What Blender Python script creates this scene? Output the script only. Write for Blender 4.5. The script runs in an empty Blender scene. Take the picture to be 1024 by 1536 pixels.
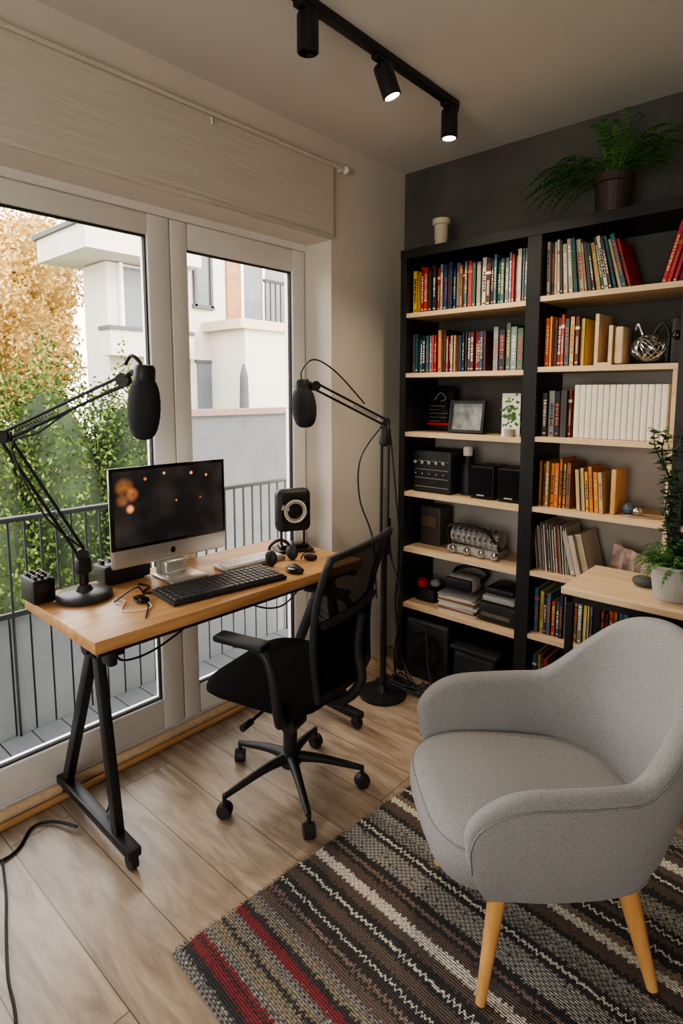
import bpy, bmesh, math, random
from mathutils import Vector, Matrix
random.seed(7)
R=random.random
def U(a,b): return a+(b-a)*random.random()
# ---------------------------------------------------------------- materials
def newmat(name):
    m=bpy.data.materials.new(name); m.use_nodes=True
    nt=m.node_tree; b=nt.nodes['Principled BSDF']; return m,nt,b
def mat(name,col,rough=.5,metal=0,var=.12,scale=12,bump=0,bscale=80,emit=None,es=0,spec=None):
    m,nt,b=newmat(name); N=nt.nodes; L=nt.links
    b.inputs['Roughness'].default_value=rough; b.inputs['Metallic'].default_value=metal
    if spec is not None: b.inputs['Specular IOR Level'].default_value=spec
    tc=N.new('ShaderNodeTexCoord'); no=N.new('ShaderNodeTexNoise'); no.inputs['Scale'].default_value=scale
    no.inputs['Detail'].default_value=4
    L.new(tc.outputs['Object'],no.inputs['Vector'])
    cr=N.new('ShaderNodeValToRGB'); c=col
    cr.color_ramp.elements[0].position=.3; cr.color_ramp.elements[1].position=.7
    cr.color_ramp.elements[0].color=(c[0]*(1-var),c[1]*(1-var),c[2]*(1-var),1)
    cr.color_ramp.elements[1].color=(min(1,c[0]*(1+var)),min(1,c[1]*(1+var)),min(1,c[2]*(1+var)),1)
    L.new(no.outputs['Fac'],cr.inputs['Fac']); L.new(cr.outputs['Color'],b.inputs['Base Color'])
    if bump:
        n2=N.new('ShaderNodeTexNoise'); n2.inputs['Scale'].default_value=bscale
        L.new(tc.outputs['Object'],n2.inputs['Vector'])
        bp=N.new('ShaderNodeBump'); bp.inputs['Strength'].default_value=bump; bp.inputs['Distance'].default_value=.004
        L.new(n2.outputs['Fac'],bp.inputs['Height']); L.new(bp.outputs['Normal'],b.inputs['Normal'])
    if emit:
        b.inputs['Emission Color'].default_value=(*emit,1); b.inputs['Emission Strength'].default_value=es
    return m
def wood(name,c1,c2,axis=1,rough=.45,s=6):
    m,nt,b=newmat(name); N=nt.nodes; L=nt.links
    tc=N.new('ShaderNodeTexCoord'); mp=N.new('ShaderNodeMapping')
    sc=[s*5]*3; sc[axis]=s*.45; mp.inputs['Scale'].default_value=sc
    no=N.new('ShaderNodeTexNoise'); no.inputs['Scale'].default_value=1; no.inputs['Detail'].default_value=6; no.inputs['Distortion'].default_value=.6
    cr=N.new('ShaderNodeValToRGB'); cr.color_ramp.elements[0].position=.3; cr.color_ramp.elements[1].position=.72
    cr.color_ramp.elements[0].color=(*c1,1); cr.color_ramp.elements[1].color=(*c2,1)
    L.new(tc.outputs['Object'],mp.inputs['Vector']); L.new(mp.outputs['Vector'],no.inputs['Vector'])
    L.new(no.outputs['Fac'],cr.inputs['Fac']); L.new(cr.outputs['Color'],b.inputs['Base Color'])
    b.inputs['Roughness'].default_value=rough
    return m
def vcol(name,rough=.55):
    m,nt,b=newmat(name); N=nt.nodes; L=nt.links
    a=N.new('ShaderNodeAttribute'); a.attribute_name='Col'
    no=N.new('ShaderNodeTexNoise'); no.inputs['Scale'].default_value=60
    tc=N.new('ShaderNodeTexCoord'); L.new(tc.outputs['Object'],no.inputs['Vector'])
    mx=N.new('ShaderNodeMix'); mx.data_type='RGBA'; mx.blend_type='OVERLAY'; mx.inputs[0].default_value=.35
    L.new(a.outputs['Color'],mx.inputs[6]); L.new(no.outputs['Color'],mx.inputs[7])
    hs=N.new('ShaderNodeMix'); hs.data_type='RGBA'; hs.inputs[0].default_value=.75
    L.new(mx.outputs[2],hs.inputs[6]); L.new(a.outputs['Color'],hs.inputs[7])
    L.new(hs.outputs[2],b.inputs['Base Color']); b.inputs['Roughness'].default_value=rough
    return m

M_wall=mat('wall_paint',(.71,.66,.59),.9,var=.03,scale=3,bump=.1,bscale=200)
M_ceil=mat('ceiling_paint',(.69,.665,.635),.95,var=.02,scale=2)
M_dark=mat('dark_accent_paint',(.105,.106,.096),.85,var=.25,scale=2.5,bump=.15,bscale=60)
M_white=mat('white_pvc',(.82,.80,.77),.35,var=.02)
M_blk=mat('black_metal',(.012,.013,.015),.42,var=.2,metal=.0)
M_plas=mat('black_plastic',(.015,.015,.016),.5,var=.2)
M_gloss=mat('black_gloss',(.01,.01,.011),.15,var=.1)
M_foam=mat('mic_foam',(.022,.024,.028),.85,var=.2,bump=.8,bscale=260)
M_fabb=mat('black_fabric',(.010,.010,.011),.95,var=.3,scale=300,bump=.4,bscale=600,spec=.15)
M_desk=wood('desk_wood',(.42,.20,.075),(.67,.39,.17),1,.36,5)
M_shelf=wood('shelf_wood',(.62,.44,.26),(.76,.57,.37),0,.5,5)
M_legw=wood('oak_leg_wood',(.62,.31,.10),(.74,.42,.15),2,.4,8)
M_backp=mat('back_panel_grey',(.38,.355,.33),.85,var=.08,scale=3)
M_silver=mat('silver_aluminium',(.66,.65,.63),.3,metal=.7,var=.03)
M_chrome=mat('chrome_metal',(.55,.55,.56),.22,metal=1,var=.1)
M_book=vcol('book_covers')
M_cream=mat('cream_paper',(.80,.75,.66),.8,var=.06)
M_green=mat('fern_green',(.07,.17,.045),.7,var=.5,scale=25,spec=.25)
M_dgreen=mat('dark_leaf',(.03,.06,.03),.6,var=.5,scale=25)
M_brownpot=mat('brown_pot',(.06,.036,.032),.5,var=.1)
M_greypot=mat('grey_pot',(.38,.36,.34),.7,var=.08)
M_soil=mat('soil',(.03,.02,.015),.95,var=.4,bump=.8)
M_red=mat('red_plastic',(.5,.02,.02),.4)
M_blue=mat('blue_plastic',(.02,.12,.5),.5,var=.4,scale=20)
M_rub=mat('rubber',(.02,.02,.02),.7)

def fabric():
    m,nt,b=newmat('grey_upholstery'); N=nt.nodes; L=nt.links
    tc=N.new('ShaderNodeTexCoord')
    no=N.new('ShaderNodeTexNoise'); no.inputs['Scale'].default_value=500; no.inputs['Detail'].default_value=2
    L.new(tc.outputs['Object'],no.inputs['Vector'])
    cr=N.new('ShaderNodeValToRGB'); cr.color_ramp.elements[0].position=.3; cr.color_ramp.elements[1].position=.7
    cr.color_ramp.elements[0].color=(.18,.176,.177,1); cr.color_ramp.elements[1].color=(.365,.36,.36,1)
    L.new(no.outputs['Fac'],cr.inputs['Fac']); L.new(cr.outputs['Color'],b.inputs['Base Color'])
    bp=N.new('ShaderNodeBump'); bp.inputs['Strength'].default_value=.3; bp.inputs['Distance'].default_value=.002
    L.new(no.outputs['Fac'],bp.inputs['Height']); L.new(bp.outputs['Normal'],b.inputs['Normal'])
    b.inputs['Roughness'].default_value=.95; b.inputs['Sheen Weight'].default_value=.15
    return m
M_fab=fabric()

def floor_mat():
    m,nt,b=newmat('laminate_planks'); N=nt.nodes; L=nt.links
    tc=N.new('ShaderNodeTexCoord'); br=N.new('ShaderNodeTexBrick')
    br.inputs['Scale'].default_value=1; br.inputs['Brick Width'].default_value=1.25; br.inputs['Row Height'].default_value=.2
    br.inputs['Mortar Size'].default_value=.0018; br.offset=.37; br.inputs['Mortar Smooth'].default_value=.1
    br.inputs['Color1'].default_value=(0,0,0,1); br.inputs['Color2'].default_value=(1,1,1,1); br.inputs['Mortar'].default_value=(.5,.5,.5,1)
    L.new(tc.outputs['Object'],br.inputs['Vector'])
    mp=N.new('ShaderNodeMapping'); mp.inputs['Scale'].default_value=(2.2,13,1)
    L.new(tc.outputs['Object'],mp.inputs['Vector'])
    ad=N.new('ShaderNodeVectorMath'); ad.operation='ADD'
    sc=N.new('ShaderNodeVectorMath'); sc.operation='SCALE'; sc.inputs[3].default_value=7
    L.new(br.outputs['Color'],sc.inputs[0]); L.new(mp.outputs[0],ad.inputs[0]); L.new(sc.outputs[0],ad.inputs[1])
    no=N.new('ShaderNodeTexNoise'); no.inputs['Scale'].default_value=1.4; no.inputs['Detail'].default_value=10; no.inputs['Roughness'].default_value=.62; no.inputs['Distortion'].default_value=1.0
    L.new(ad.outputs[0],no.inputs['Vector'])
    cr=N.new('ShaderNodeValToRGB'); e=cr.color_ramp.elements
    e[0].position=.30; e[0].color=(.235,.165,.112,1); e[1].position=.70; e[1].color=(.53,.42,.31,1)
    L.new(no.outputs['Fac'],cr.inputs['Fac'])
    mx=N.new('ShaderNodeMix'); mx.data_type='RGBA'; mx.blend_type='MULTIPLY'; mx.inputs[0].default_value=.55
    L.new(cr.outputs['Color'],mx.inputs[6])
    c2=N.new('ShaderNodeValToRGB'); c2.color_ramp.elements[0].color=(.62,.58,.54,1); c2.color_ramp.elements[1].color=(1.0,.97,.93,1)
    L.new(br.outputs['Color'],c2.inputs['Fac']); L.new(c2.outputs['Color'],mx.inputs[7])
    m2=N.new('ShaderNodeMix'); m2.data_type='RGBA'; m2.inputs[7].default_value=(.11,.08,.055,1)
    L.new(br.outputs['Fac'],m2.inputs[0]); L.new(mx.outputs[2],m2.inputs[6]); L.new(m2.outputs[2],b.inputs['Base Color'])
    b.inputs['Roughness'].default_value=.33
    bp=N.new('ShaderNodeBump'); bp.inputs['Strength'].default_value=.15; bp.inputs['Distance'].default_value=.002
    L.new(no.outputs['Fac'],bp.inputs['Height']); L.new(bp.outputs['Normal'],b.inputs['Normal'])
    return m
M_floor=floor_mat()

def rug_mat():
    m,nt,b=newmat('woven_rug'); N=nt.nodes; L=nt.links
    def math_(op,a=None,bb=None,c=None):
        n=N.new('ShaderNodeMath'); n.operation=op
        for i,v in enumerate((a,bb,c)):
            if v is None: continue
            if isinstance(v,(int,float)): n.inputs[i].default_value=v
            else: L.new(v,n.inputs[i])
        return n.outputs[0]
    def mixc(f,a,c):
        n=N.new('ShaderNodeMix'); n.data_type='RGBA'; L.new(f,n.inputs[0]); L.new(a,n.inputs[6]); L.new(c,n.inputs[7]); return n.outputs[2]
    tc=N.new('ShaderNodeTexCoord'); sp=N.new('ShaderNodeSeparateXYZ'); L.new(tc.outputs['Object'],sp.inputs[0])
    X,Y=sp.outputs[0],sp.outputs[1]
    mp=N.new('ShaderNodeMapping'); mp.inputs['Scale'].default_value=(130,10,1); L.new(tc.outputs['Object'],mp.inputs[0])
    no=N.new('ShaderNodeTexNoise'); no.inputs['Scale'].default_value=1; no.inputs['Detail'].default_value=2; L.new(mp.outputs[0],no.inputs[0])
    tri=math_('PINGPONG',X,.009)
    yj=math_('MULTIPLY_ADD',math_('SUBTRACT',no.outputs['Fac'],.5),.036,Y)
    yj=math_('MULTIPLY_ADD',tri,.9,yj)
    K=(.038,.036,.036);RD=(.20,.030,.036);G=(.29,.235,.155);BR=(.14,.088,.068);W=(.72,.655,.55);GR=(.36,.34,.305);DG=(.085,.08,.078);LB=(.26,.19,.145)
    def stripes(seq,t):
        tot=sum(s[1] for s in seq)
        def ramp(cols):
            r=N.new('ShaderNodeValToRGB'); r.color_ramp.interpolation='CONSTANT'
            el=r.color_ramp.elements; p=0
            for i,(c,w) in enumerate(cols):
                if i==0: e=el[0]; e.position=0
                elif i==1: e=el[1]; e.position=p
                else: e=el.new(p)
                e.color=(*c,1); p+=w/tot
            L.new(t,r.inputs['Fac']); return r.outputs['Color']
        alt=[({id(GR):K,id(W):GR,id(G):DG,id(BR):DG,id(DG):GR,id(LB):BR}.get(id(c),c),w) for c,w in seq]
        return ramp(seq),ramp(alt)
    seqA=[(DG,.03),(K,.025),(RD,.024),(K,.008),(RD,.012),(DG,.02),(G,.034),(K,.012),(G,.016),(DG,.02),(RD,.026),(K,.018),(G,.024),(DG,.015),(BR,.03),(K,.012),(LB,.012),(K,.03),(W,.006),(K,.02)]
    LA=sum(s[1] for s in seqA)
    seqB=[(BR,.035),(K,.014),(W,.010),(K,.025),(BR,.028),(W,.034),(BR,.035),(K,.014),(LB,.012),(K,.025),(GR,.075),(K,.018),(W,.010),(K,.016),(DG,.04),(GR,.03),(K,.02),(BR,.04),(W,.028),(LB,.025),(K,.03),
          (W,.010),(K,.025),(BR,.022),(K,.012),(W,.008),(K,.018),(GR,.055),(DG,.025),(K,.035)]
    LB_=sum(s[1] for s in seqB)
    a1,a2=stripes(seqA,math_('DIVIDE',yj,LA))
    b1,b2=stripes(seqB,math_('FRACT',math_('DIVIDE',math_('SUBTRACT',yj,LA),LB_)))
    sel=math_('GREATER_THAN',yj,LA)
    c1=mixc(sel,a1,b1); c2=mixc(sel,a2,b2)
    ck=N.new('ShaderNodeTexChecker'); ck.inputs['Scale'].default_value=110
    L.new(tc.outputs['Object'],ck.inputs[0])
    ck2=N.new('ShaderNodeTexVoronoi'); ck2.inputs['Scale'].default_value=45; L.new(tc.outputs['Object'],ck2.inputs[0])
    f=math_('MAXIMUM',math_('MULTIPLY',ck.outputs['Fac'],.65),math_('LESS_THAN',ck2.outputs['Distance'],.2))
    mxo=mixc(f,c1,c2)
    n3=N.new('ShaderNodeTexNoise'); n3.inputs['Scale'].default_value=250; L.new(tc.outputs['Object'],n3.inputs[0])
    m3=N.new('ShaderNodeMix'); m3.data_type='RGBA'; m3.blend_type='MULTIPLY'; m3.inputs[0].default_value=.5
    cr=N.new('ShaderNodeValToRGB'); cr.color_ramp.elements[0].position=.35; cr.color_ramp.elements[0].color=(.4,.4,.4,1); cr.color_ramp.elements[1].position=.6; cr.color_ramp.elements[1].color=(1.5,1.5,1.5,1)
    L.new(n3.outputs['Fac'],cr.inputs[0]); L.new(mxo,m3.inputs[6]); L.new(cr.outputs[0],m3.inputs[7])
    L.new(m3.outputs[2],b.inputs['Base Color']); b.inputs['Roughness'].default_value=.95
    wv=N.new('ShaderNodeTexWave'); wv.bands_direction='Y'; wv.inputs['Scale'].default_value=45; wv.inputs['Distortion'].default_value=2; L.new(tc.outputs['Object'],wv.inputs[0])
    bp=N.new('ShaderNodeBump'); bp.inputs['Strength'].default_value=.5; bp.inputs['Distance'].default_value=.004
    L.new(wv.outputs['Fac'],bp.inputs['Height']); L.new(bp.outputs['Normal'],b.inputs['Normal'])
    return m
M_rug=rug_mat()

def glass_mat():
    m,nt,b=newmat('window_glass'); N=nt.nodes; L=nt.links; N.remove(b)
    o=N['Material Output']; t=N.new('ShaderNodeBsdfTransparent'); t.inputs[0].default_value=(.96,.97,.97,1)
    g=N.new('ShaderNodeBsdfGlossy'); g.inputs['Roughness'].default_value=.02
    fr=N.new('ShaderNodeFresnel'); fr.inputs[0].default_value=1.25
    mx=N.new('ShaderNodeMixShader'); L.new(fr.outputs[0],mx.inputs[0]); L.new(t.outputs[0],mx.inputs[1]); L.new(g.outputs[0],mx.inputs[2]); L.new(mx.outputs[0],o.inputs[0])
    return m
M_glass=glass_mat()
def mesh_mat():
    m,nt,b=newmat('chair_mesh'); N=nt.nodes; L=nt.links
    o=N['Material Output']; t=N.new('ShaderNodeBsdfTransparent')
    b.inputs['Base Color'].default_value=(.010,.010,.011,1); b.inputs['Roughness'].default_value=.9; b.inputs['Specular IOR Level'].default_value=.1
    tc=N.new('ShaderNodeTexCoord'); ck=N.new('ShaderNodeTexChecker'); ck.inputs['Scale'].default_value=260; L.new(tc.outputs['Object'],ck.inputs[0])
    ml=N.new('ShaderNodeMath'); ml.operation='MULTIPLY'; ml.inputs[1].default_value=.30; L.new(ck.outputs['Fac'],ml.inputs[0])
    mx=N.new('ShaderNodeMixShader'); L.new(ml.outputs[0],mx.inputs[0]); L.new(b.outputs[0],mx.inputs[1]); L.new(t.outputs[0],mx.inputs[2]); L.new(mx.outputs[0],o.inputs[0])
    return m
M_mesh=mesh_mat()
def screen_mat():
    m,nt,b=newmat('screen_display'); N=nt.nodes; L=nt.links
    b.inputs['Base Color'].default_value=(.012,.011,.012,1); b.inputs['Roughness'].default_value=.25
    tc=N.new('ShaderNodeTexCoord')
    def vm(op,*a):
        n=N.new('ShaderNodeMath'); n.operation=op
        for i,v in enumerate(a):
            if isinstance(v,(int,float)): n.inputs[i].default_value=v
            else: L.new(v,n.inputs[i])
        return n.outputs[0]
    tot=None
    # warm glow spots painted as emission on the dark screen: (y,z,radius,strength)
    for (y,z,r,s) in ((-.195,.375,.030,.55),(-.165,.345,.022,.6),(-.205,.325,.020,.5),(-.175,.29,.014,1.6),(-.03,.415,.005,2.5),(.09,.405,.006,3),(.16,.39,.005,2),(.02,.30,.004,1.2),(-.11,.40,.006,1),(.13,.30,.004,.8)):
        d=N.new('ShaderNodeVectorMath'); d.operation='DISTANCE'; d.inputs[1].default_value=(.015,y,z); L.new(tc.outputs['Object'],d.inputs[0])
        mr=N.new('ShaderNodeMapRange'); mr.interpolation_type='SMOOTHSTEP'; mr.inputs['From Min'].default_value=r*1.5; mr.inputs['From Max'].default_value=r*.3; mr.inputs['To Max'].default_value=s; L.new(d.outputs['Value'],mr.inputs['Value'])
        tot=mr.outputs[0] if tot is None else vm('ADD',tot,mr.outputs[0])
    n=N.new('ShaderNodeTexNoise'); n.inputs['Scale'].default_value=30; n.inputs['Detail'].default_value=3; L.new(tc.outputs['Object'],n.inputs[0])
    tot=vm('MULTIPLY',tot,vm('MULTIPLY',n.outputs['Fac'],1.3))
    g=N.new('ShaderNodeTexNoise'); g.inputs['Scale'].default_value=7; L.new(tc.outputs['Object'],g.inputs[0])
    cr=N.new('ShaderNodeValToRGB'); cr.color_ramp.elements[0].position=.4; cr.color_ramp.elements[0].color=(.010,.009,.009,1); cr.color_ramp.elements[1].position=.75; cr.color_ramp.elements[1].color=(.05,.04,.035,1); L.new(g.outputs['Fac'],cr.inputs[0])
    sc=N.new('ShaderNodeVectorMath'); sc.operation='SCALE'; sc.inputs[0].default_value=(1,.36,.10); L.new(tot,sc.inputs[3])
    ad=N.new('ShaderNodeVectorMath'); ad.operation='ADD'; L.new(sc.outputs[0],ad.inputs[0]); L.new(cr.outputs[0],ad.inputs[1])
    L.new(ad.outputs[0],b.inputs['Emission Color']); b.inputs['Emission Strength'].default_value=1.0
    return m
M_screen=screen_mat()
def blind_mat():
    m,nt,b=newmat('blind_fabric'); N=nt.nodes; L=nt.links
    tc=N.new('ShaderNodeTexCoord'); mp=N.new('ShaderNodeMapping'); mp.inputs['Scale'].default_value=(1,3,140); L.new(tc.outputs['Object'],mp.inputs[0])
    wv=N.new('ShaderNodeTexNoise'); wv.inputs['Scale'].default_value=1; wv.inputs['Detail'].default_value=3
    L.new(mp.outputs[0],wv.inputs[0]); cr=N.new('ShaderNodeValToRGB'); cr.color_ramp.elements[0].position=.3; cr.color_ramp.elements[1].position=.7
    cr.color_ramp.elements[0].color=(.58,.54,.475,1); cr.color_ramp.elements[1].color=(.68,.64,.57,1)
    L.new(wv.outputs['Fac'],cr.inputs[0]); L.new(cr.outputs[0],b.inputs['Base Color']); b.inputs['Roughness'].default_value=.95
    return m
M_blind=blind_mat()

# ---------------------------------------------------------------- builder
class B:
    def __init__(s,name,loc=(0,0,0),rz=0):
        s.name=name; s.v=[]; s.f=[]; s.m=[]; s.c=[]; s.mats=[]; s.loc=loc; s.rz=rz; s.T=Matrix.Identity(4)
    def mi(s,mt):
        if mt not in s.mats: s.mats.append(mt)
        return s.mats.index(mt)
    def add(s,vs,fs,mt,col=(.5,.5,.5),T=None):
        k=len(s.v); i=s.mi(mt); TT=s.T if T is None else s.T@T
        s.v+= [tuple(TT@Vector(p)) for p in vs]
        for f in fs: s.f.append(tuple(q+k for q in f)); s.m.append(i); s.c.append(col)
    def box(s,lo,hi,mt,col=(.5,.5,.5),T=None):
        a,b,c=lo; d,e,f=hi
        s.add([(a,b,c),(d,b,c),(d,e,c),(a,e,c),(a,b,f),(d,b,f),(d,e,f),(a,e,f)],
              [(0,3,2,1),(4,5,6,7),(0,1,5,4),(1,2,6,5),(2,3,7,6),(3,0,4,7)],mt,col,T)
    def rbox(s,c,size,mt,r=.008,seg=2,T=None,col=(.5,.5,.5)):
        bm=bmesh.new(); bmesh.ops.create_cube(bm,size=1)
        for v in bm.verts: v.co=Vector((v.co.x*size[0],v.co.y*size[1],v.co.z*size[2]))
        r=min(r,min(size)*.49)
        bmesh.ops.bevel(bm,geom=bm.edges[:],offset=r,segments=seg,affect='EDGES',profile=.5)
        bm.verts.index_update()
        vs=[(v.co.x+c[0],v.co.y+c[1],v.co.z+c[2]) for v in bm.verts]; fs=[[v.index for v in f.verts] for f in bm.faces]
        bm.free(); s.add(vs,fs,mt,col,T)
    def tube(s,pts,r,mt,n=10,smooth=0,cap=True,T=None):
        P=[Vector(p) for p in pts]
        if smooth and len(P)>2:
            Q=[]
            for i in range(len(P)-1):
                p0=P[max(i-1,0)];p1=P[i];p2=P[i+1];p3=P[min(i+2,len(P)-1)]
                for k in range(smooth):
                    t=k/smooth
                    Q.append(.5*((2*p1)+(p2-p0)*t+(2*p0-5*p1+4*p2-p3)*t*t+(3*p1-p0-3*p2+p3)*t**3))
            Q.append(P[-1]); P=Q
        m=len(P); rs=r if isinstance(r,(list,tuple)) else [r]*m
        if len(rs)!=m: rs=[rs[0]+(rs[-1]-rs[0])*i/(m-1) for i in range(m)]
        vs=[];fs=[]; prev=None
        for i in range(m):
            d=(P[min(i+1,m-1)]-P[max(i-1,0)]).normalized()
            if prev is None:
                a=d.orthogonal().normalized()
            else:
                a=(prev-d*prev.dot(d)); a=a.normalized() if a.length>1e-6 else d.orthogonal().normalized()
            prev=a; b=d.cross(a)
            for j in range(n):
                t=2*math.pi*j/n; vs.append(tuple(P[i]+(a*math.cos(t)+b*math.sin(t))*rs[i]))
        for i in range(m-1):
            for j in range(n):
                fs.append((i*n+j,i*n+(j+1)%n,(i+1)*n+(j+1)%n,(i+1)*n+j))
        if cap: fs.append(tuple(range(n-1,-1,-1))); fs.append(tuple((m-1)*n+j for j in range(n)))
        s.add(vs,fs,mt,T=T)
    def lathe(s,prof,mt,c=(0,0,0),n=24,T=None,axis=None):
        vs=[];fs=[]
        for (r,z) in prof:
            for j in range(n):
                t=2*math.pi*j/n; vs.append((c[0]+r*math.cos(t),c[1]+r*math.sin(t),c[2]+z))
        m=len(prof)
        for i in range(m-1):
            for j in range(n): fs.append((i*n+j,i*n+(j+1)%n,(i+1)*n+(j+1)%n,(i+1)*n+j))
        fs.append(tuple(range(n-1,-1,-1))); fs.append(tuple((m-1)*n+j for j in range(n)))
        s.add(vs,fs,mt,T=T)
    def ell(s,c,r,mt,n=16,m=10,T=None):
        prof=[]
        for i in range(m+1):
            a=-math.pi/2+math.pi*i/m; prof.append((max(math.cos(a),.01),math.sin(a)))
        vs=[];fs=[]
        for (q,z) in prof:
            for j in range(n):
                t=2*math.pi*j/n; vs.append((c[0]+r[0]*q*math.cos(t),c[1]+r[1]*q*math.sin(t),c[2]+r[2]*z))
        for i in range(m):
            for j in range(n): fs.append((i*n+j,i*n+(j+1)%n,(i+1)*n+(j+1)%n,(i+1)*n+j))
        s.add(vs,fs,mt,T=T)
    def done(s,angle=40,smooth=True,parent=None):
        me=bpy.data.meshes.new(s.name); me.from_pydata(s.v,[],s.f)
        for m in s.mats: me.materials.append(m)
        me.polygons.foreach_set('material_index',s.m)
        if M_book in s.mats:
            at=me.color_attributes.new('Col','FLOAT_COLOR','CORNER')
            for i,p in enumerate(me.polygons):
                for l in p.loop_indices: at.data[l].color=(*s.c[i],1)
        if smooth:
            me.shade_smooth()
            try: me.set_sharp_from_angle(angle=math.radians(angle))
            except Exception: pass
        me.update()
        o=bpy.data.objects.new(s.name,me); bpy.context.collection.objects.link(o)
        o.location=s.loc; o.rotation_euler=(0,0,s.rz)
        if parent: o.parent=parent
        return o
def rotT(c,ang,axis): return Matrix.Translation(Vector(c))@Matrix.Rotation(ang,4,axis)@Matrix.Translation(-Vector(c))

H=2.72
XR=3.6; YN=-4.7
# ---------------------------------------------------------------- shell
b=B('floor'); b.box((-.25,YN,-.12),(XR,0.0,0),M_floor); b.done()
b=B('ceiling'); b.box((-.25,YN,H),(XR,.2,H+.15),M_ceil); b.done()
b=B('wall_back'); b.box((-.25,0,-.12),(XR,.2,H),M_dark); b.done()
b=B('wall_left')
b.box((-.25,-.61,0),(0,0,H),M_wall); b.box((-.25,-2.86,2.254),(0,-.61,H),M_wall); b.box((-.25,YN,0),(0,-2.86,H),M_wall); b.done()
b=B('wall_right'); b.box((XR,YN,0),(XR+.2,.2,H),M_wall); b.done()
wx0,wx1,wz0,wz1=.85,2.85,.6,2.25  # unseen rear wall opening, added and sized for the fill light it gives
b=B('wall_front')
b.box((-.25,YN-.2,0),(wx0,YN,H),M_wall); b.box((wx1,YN-.2,0),(XR+.2,YN,H),M_wall); b.box((wx0,YN-.2,wz1),(wx1,YN,H),M_wall); b.box((wx0,YN-.2,0),(wx1,YN,wz0),M_wall); b.done()
b=B('rear_fill_window')  # window behind the camera, added to let fill light in
for x in (wx0,(wx0+wx1)/2-.035,wx1-.07): b.box((x,YN-.13,wz0),(x+.07,YN-.06,wz1),M_white)
b.box((wx0,YN-.13,wz0),(wx1,YN-.06,wz0+.08),M_white); b.box((wx0,YN-.13,wz1-.08),(wx1,YN-.06,wz1),M_white)
b.box((wx0+.07,YN-.10,wz0+.08),(wx1-.07,YN-.095,wz1-.08),M_glass); b.done(smooth=False)

def frame(name,y0,y1,z0,z1,gz0,gz1,wl,wr):
    b=B(name); xo,xi=-.245,-.18
    b.rbox(((xo+xi)/2,(y0+wl/2),(z0+z1)/2),(xi-xo,wl,z1-z0),M_white,.006)
    b.rbox(((xo+xi)/2,(y1-wr/2),(z0+z1)/2),(xi-xo,wr,z1-z0),M_white,.006)
    b.rbox(((xo+xi)/2,(y0+y1)/2,(z0+gz0)/2),(xi-xo-.002,y1-y0-wl-wr,gz0-z0),M_white,.006)
    b.rbox(((xo+xi)/2,(y0+y1)/2,(z1+gz1)/2),(xi-xo-.002,y1-y0-wl-wr,z1-gz1),M_white,.006)
    g=.006
    for a0,a1,c0,c1 in ((y0+wl,y0+wl+g,gz0,gz1),(y1-wr-g,y1-wr,gz0,gz1),(y0+wl,y1-wr,gz0,gz0+g),(y0+wl,y1-wr,gz1-g,gz1)):
        b.box((-.215,a0,c0),(-.195,a1,c1),M_rub)
    b.box((-.208,y0+wl,gz0),(-.204,y1-wr,gz1),M_glass)
    return b
frame('window_1',-2.80,-1.402,.035,2.222,.17,2.14,.10,.10).done()
b=frame('window_2',-1.396,-.615,.035,2.222,.165,2.114,.08,.085)
b.done()
b=B('trim_1')
b.box((-.25,-2.86,0),(-.17,-.61,.034),M_white); b.box((-.25,-2.86,2.223),(-.17,-.61,2.254),M_white)
b.box((-.25,-2.86,.034),(-.17,-2.802,2.223),M_white); b.done(smooth=False)
b=B('trim_2')
b.tube([(-.14,-2.84,.022),(-.14,-.62,.022)],.021,M_shelf,10); b.tube([(-.098,-2.84,.013),(-.10,-.62,.013)],.012,M_desk,8); b.done()
b=B('roller_blind')
b.box((.006,-2.84,2.262),(.022,-.617,2.585),M_blind); b.rbox((.014,-1.73,2.268),(.022,2.226,.022),M_blind,.008)
b.tube([(.03,-2.88,2.592),(.03,-.545,2.592)],.009,M_blind,12); b.ell((.03,-.535,2.592),(.018,.018,.018),M_white)
b.tube([(.03,-.56,2.592),(.0,-.56,2.592)],.008,M_white,8); b.tube([(.03,-2.6,2.592),(.0,-2.6,2.592)],.008,M_white,8)
b.tube([(.03,-1.33,2.575),(.034,-1.33,2.55)],.004,M_white,6)
b.done()

# ---------------------------------------------------------------- outside
M_bal=mat('balcony_slats',(.20,.215,.225),.7,var=.1,scale=2)
M_bfl=mat('balcony_tiles',(.12,.125,.13),.7,var=.1,scale=2)
M_render=mat('white_render',(.56,.52,.465),.9,var=.05,scale=2)
M_render2=mat('cream_render',(.50,.41,.31),.9,var=.05,scale=2)
M_greyout=mat('grey_parapet',(.075,.08,.085),.7,var=.1,scale=3)
M_redwood=mat('orange_cladding',(.30,.15,.07),.7,var=.2)
M_gwin=mat('dark_window_glass',(.13,.145,.155),.15,var=.1,scale=2)
RX=-.95
b=B('balcony_floor')
b.box((RX-.1,-4.6,-.35),(-.26,1.6,-.18),M_bfl)
for i in range(42): b.box((RX-.05,-4.55+i*.146,-.18),(-.28,-4.55+i*.146+.140,-.165),M_bfl)
b.done(smooth=False)
b=B('balcony_railing')
b.rbox((RX,-1.5,.915),(.04,6.1,.026),M_blk,.008); b.box((RX-.01,-4.55,.44),(RX+.01,1.55,.465),M_blk)
for i in range(82):
    y=-4.5+i*.074; b.box((RX-.005,y,-.165 if i%12==0 else .44),(RX+.005,y+.009,.905),M_blk)
for i in range(64): b.box((RX-.03,-4.5+i*.095,-.164),(RX-.015,-4.5+i*.095+.085,.44),M_bal)
b.box((RX-.045,-4.5,-.164),(RX-.035,1.55,.43),M_greyout)
b.done(smooth=False)
b=B('balcony_parapet')
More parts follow.
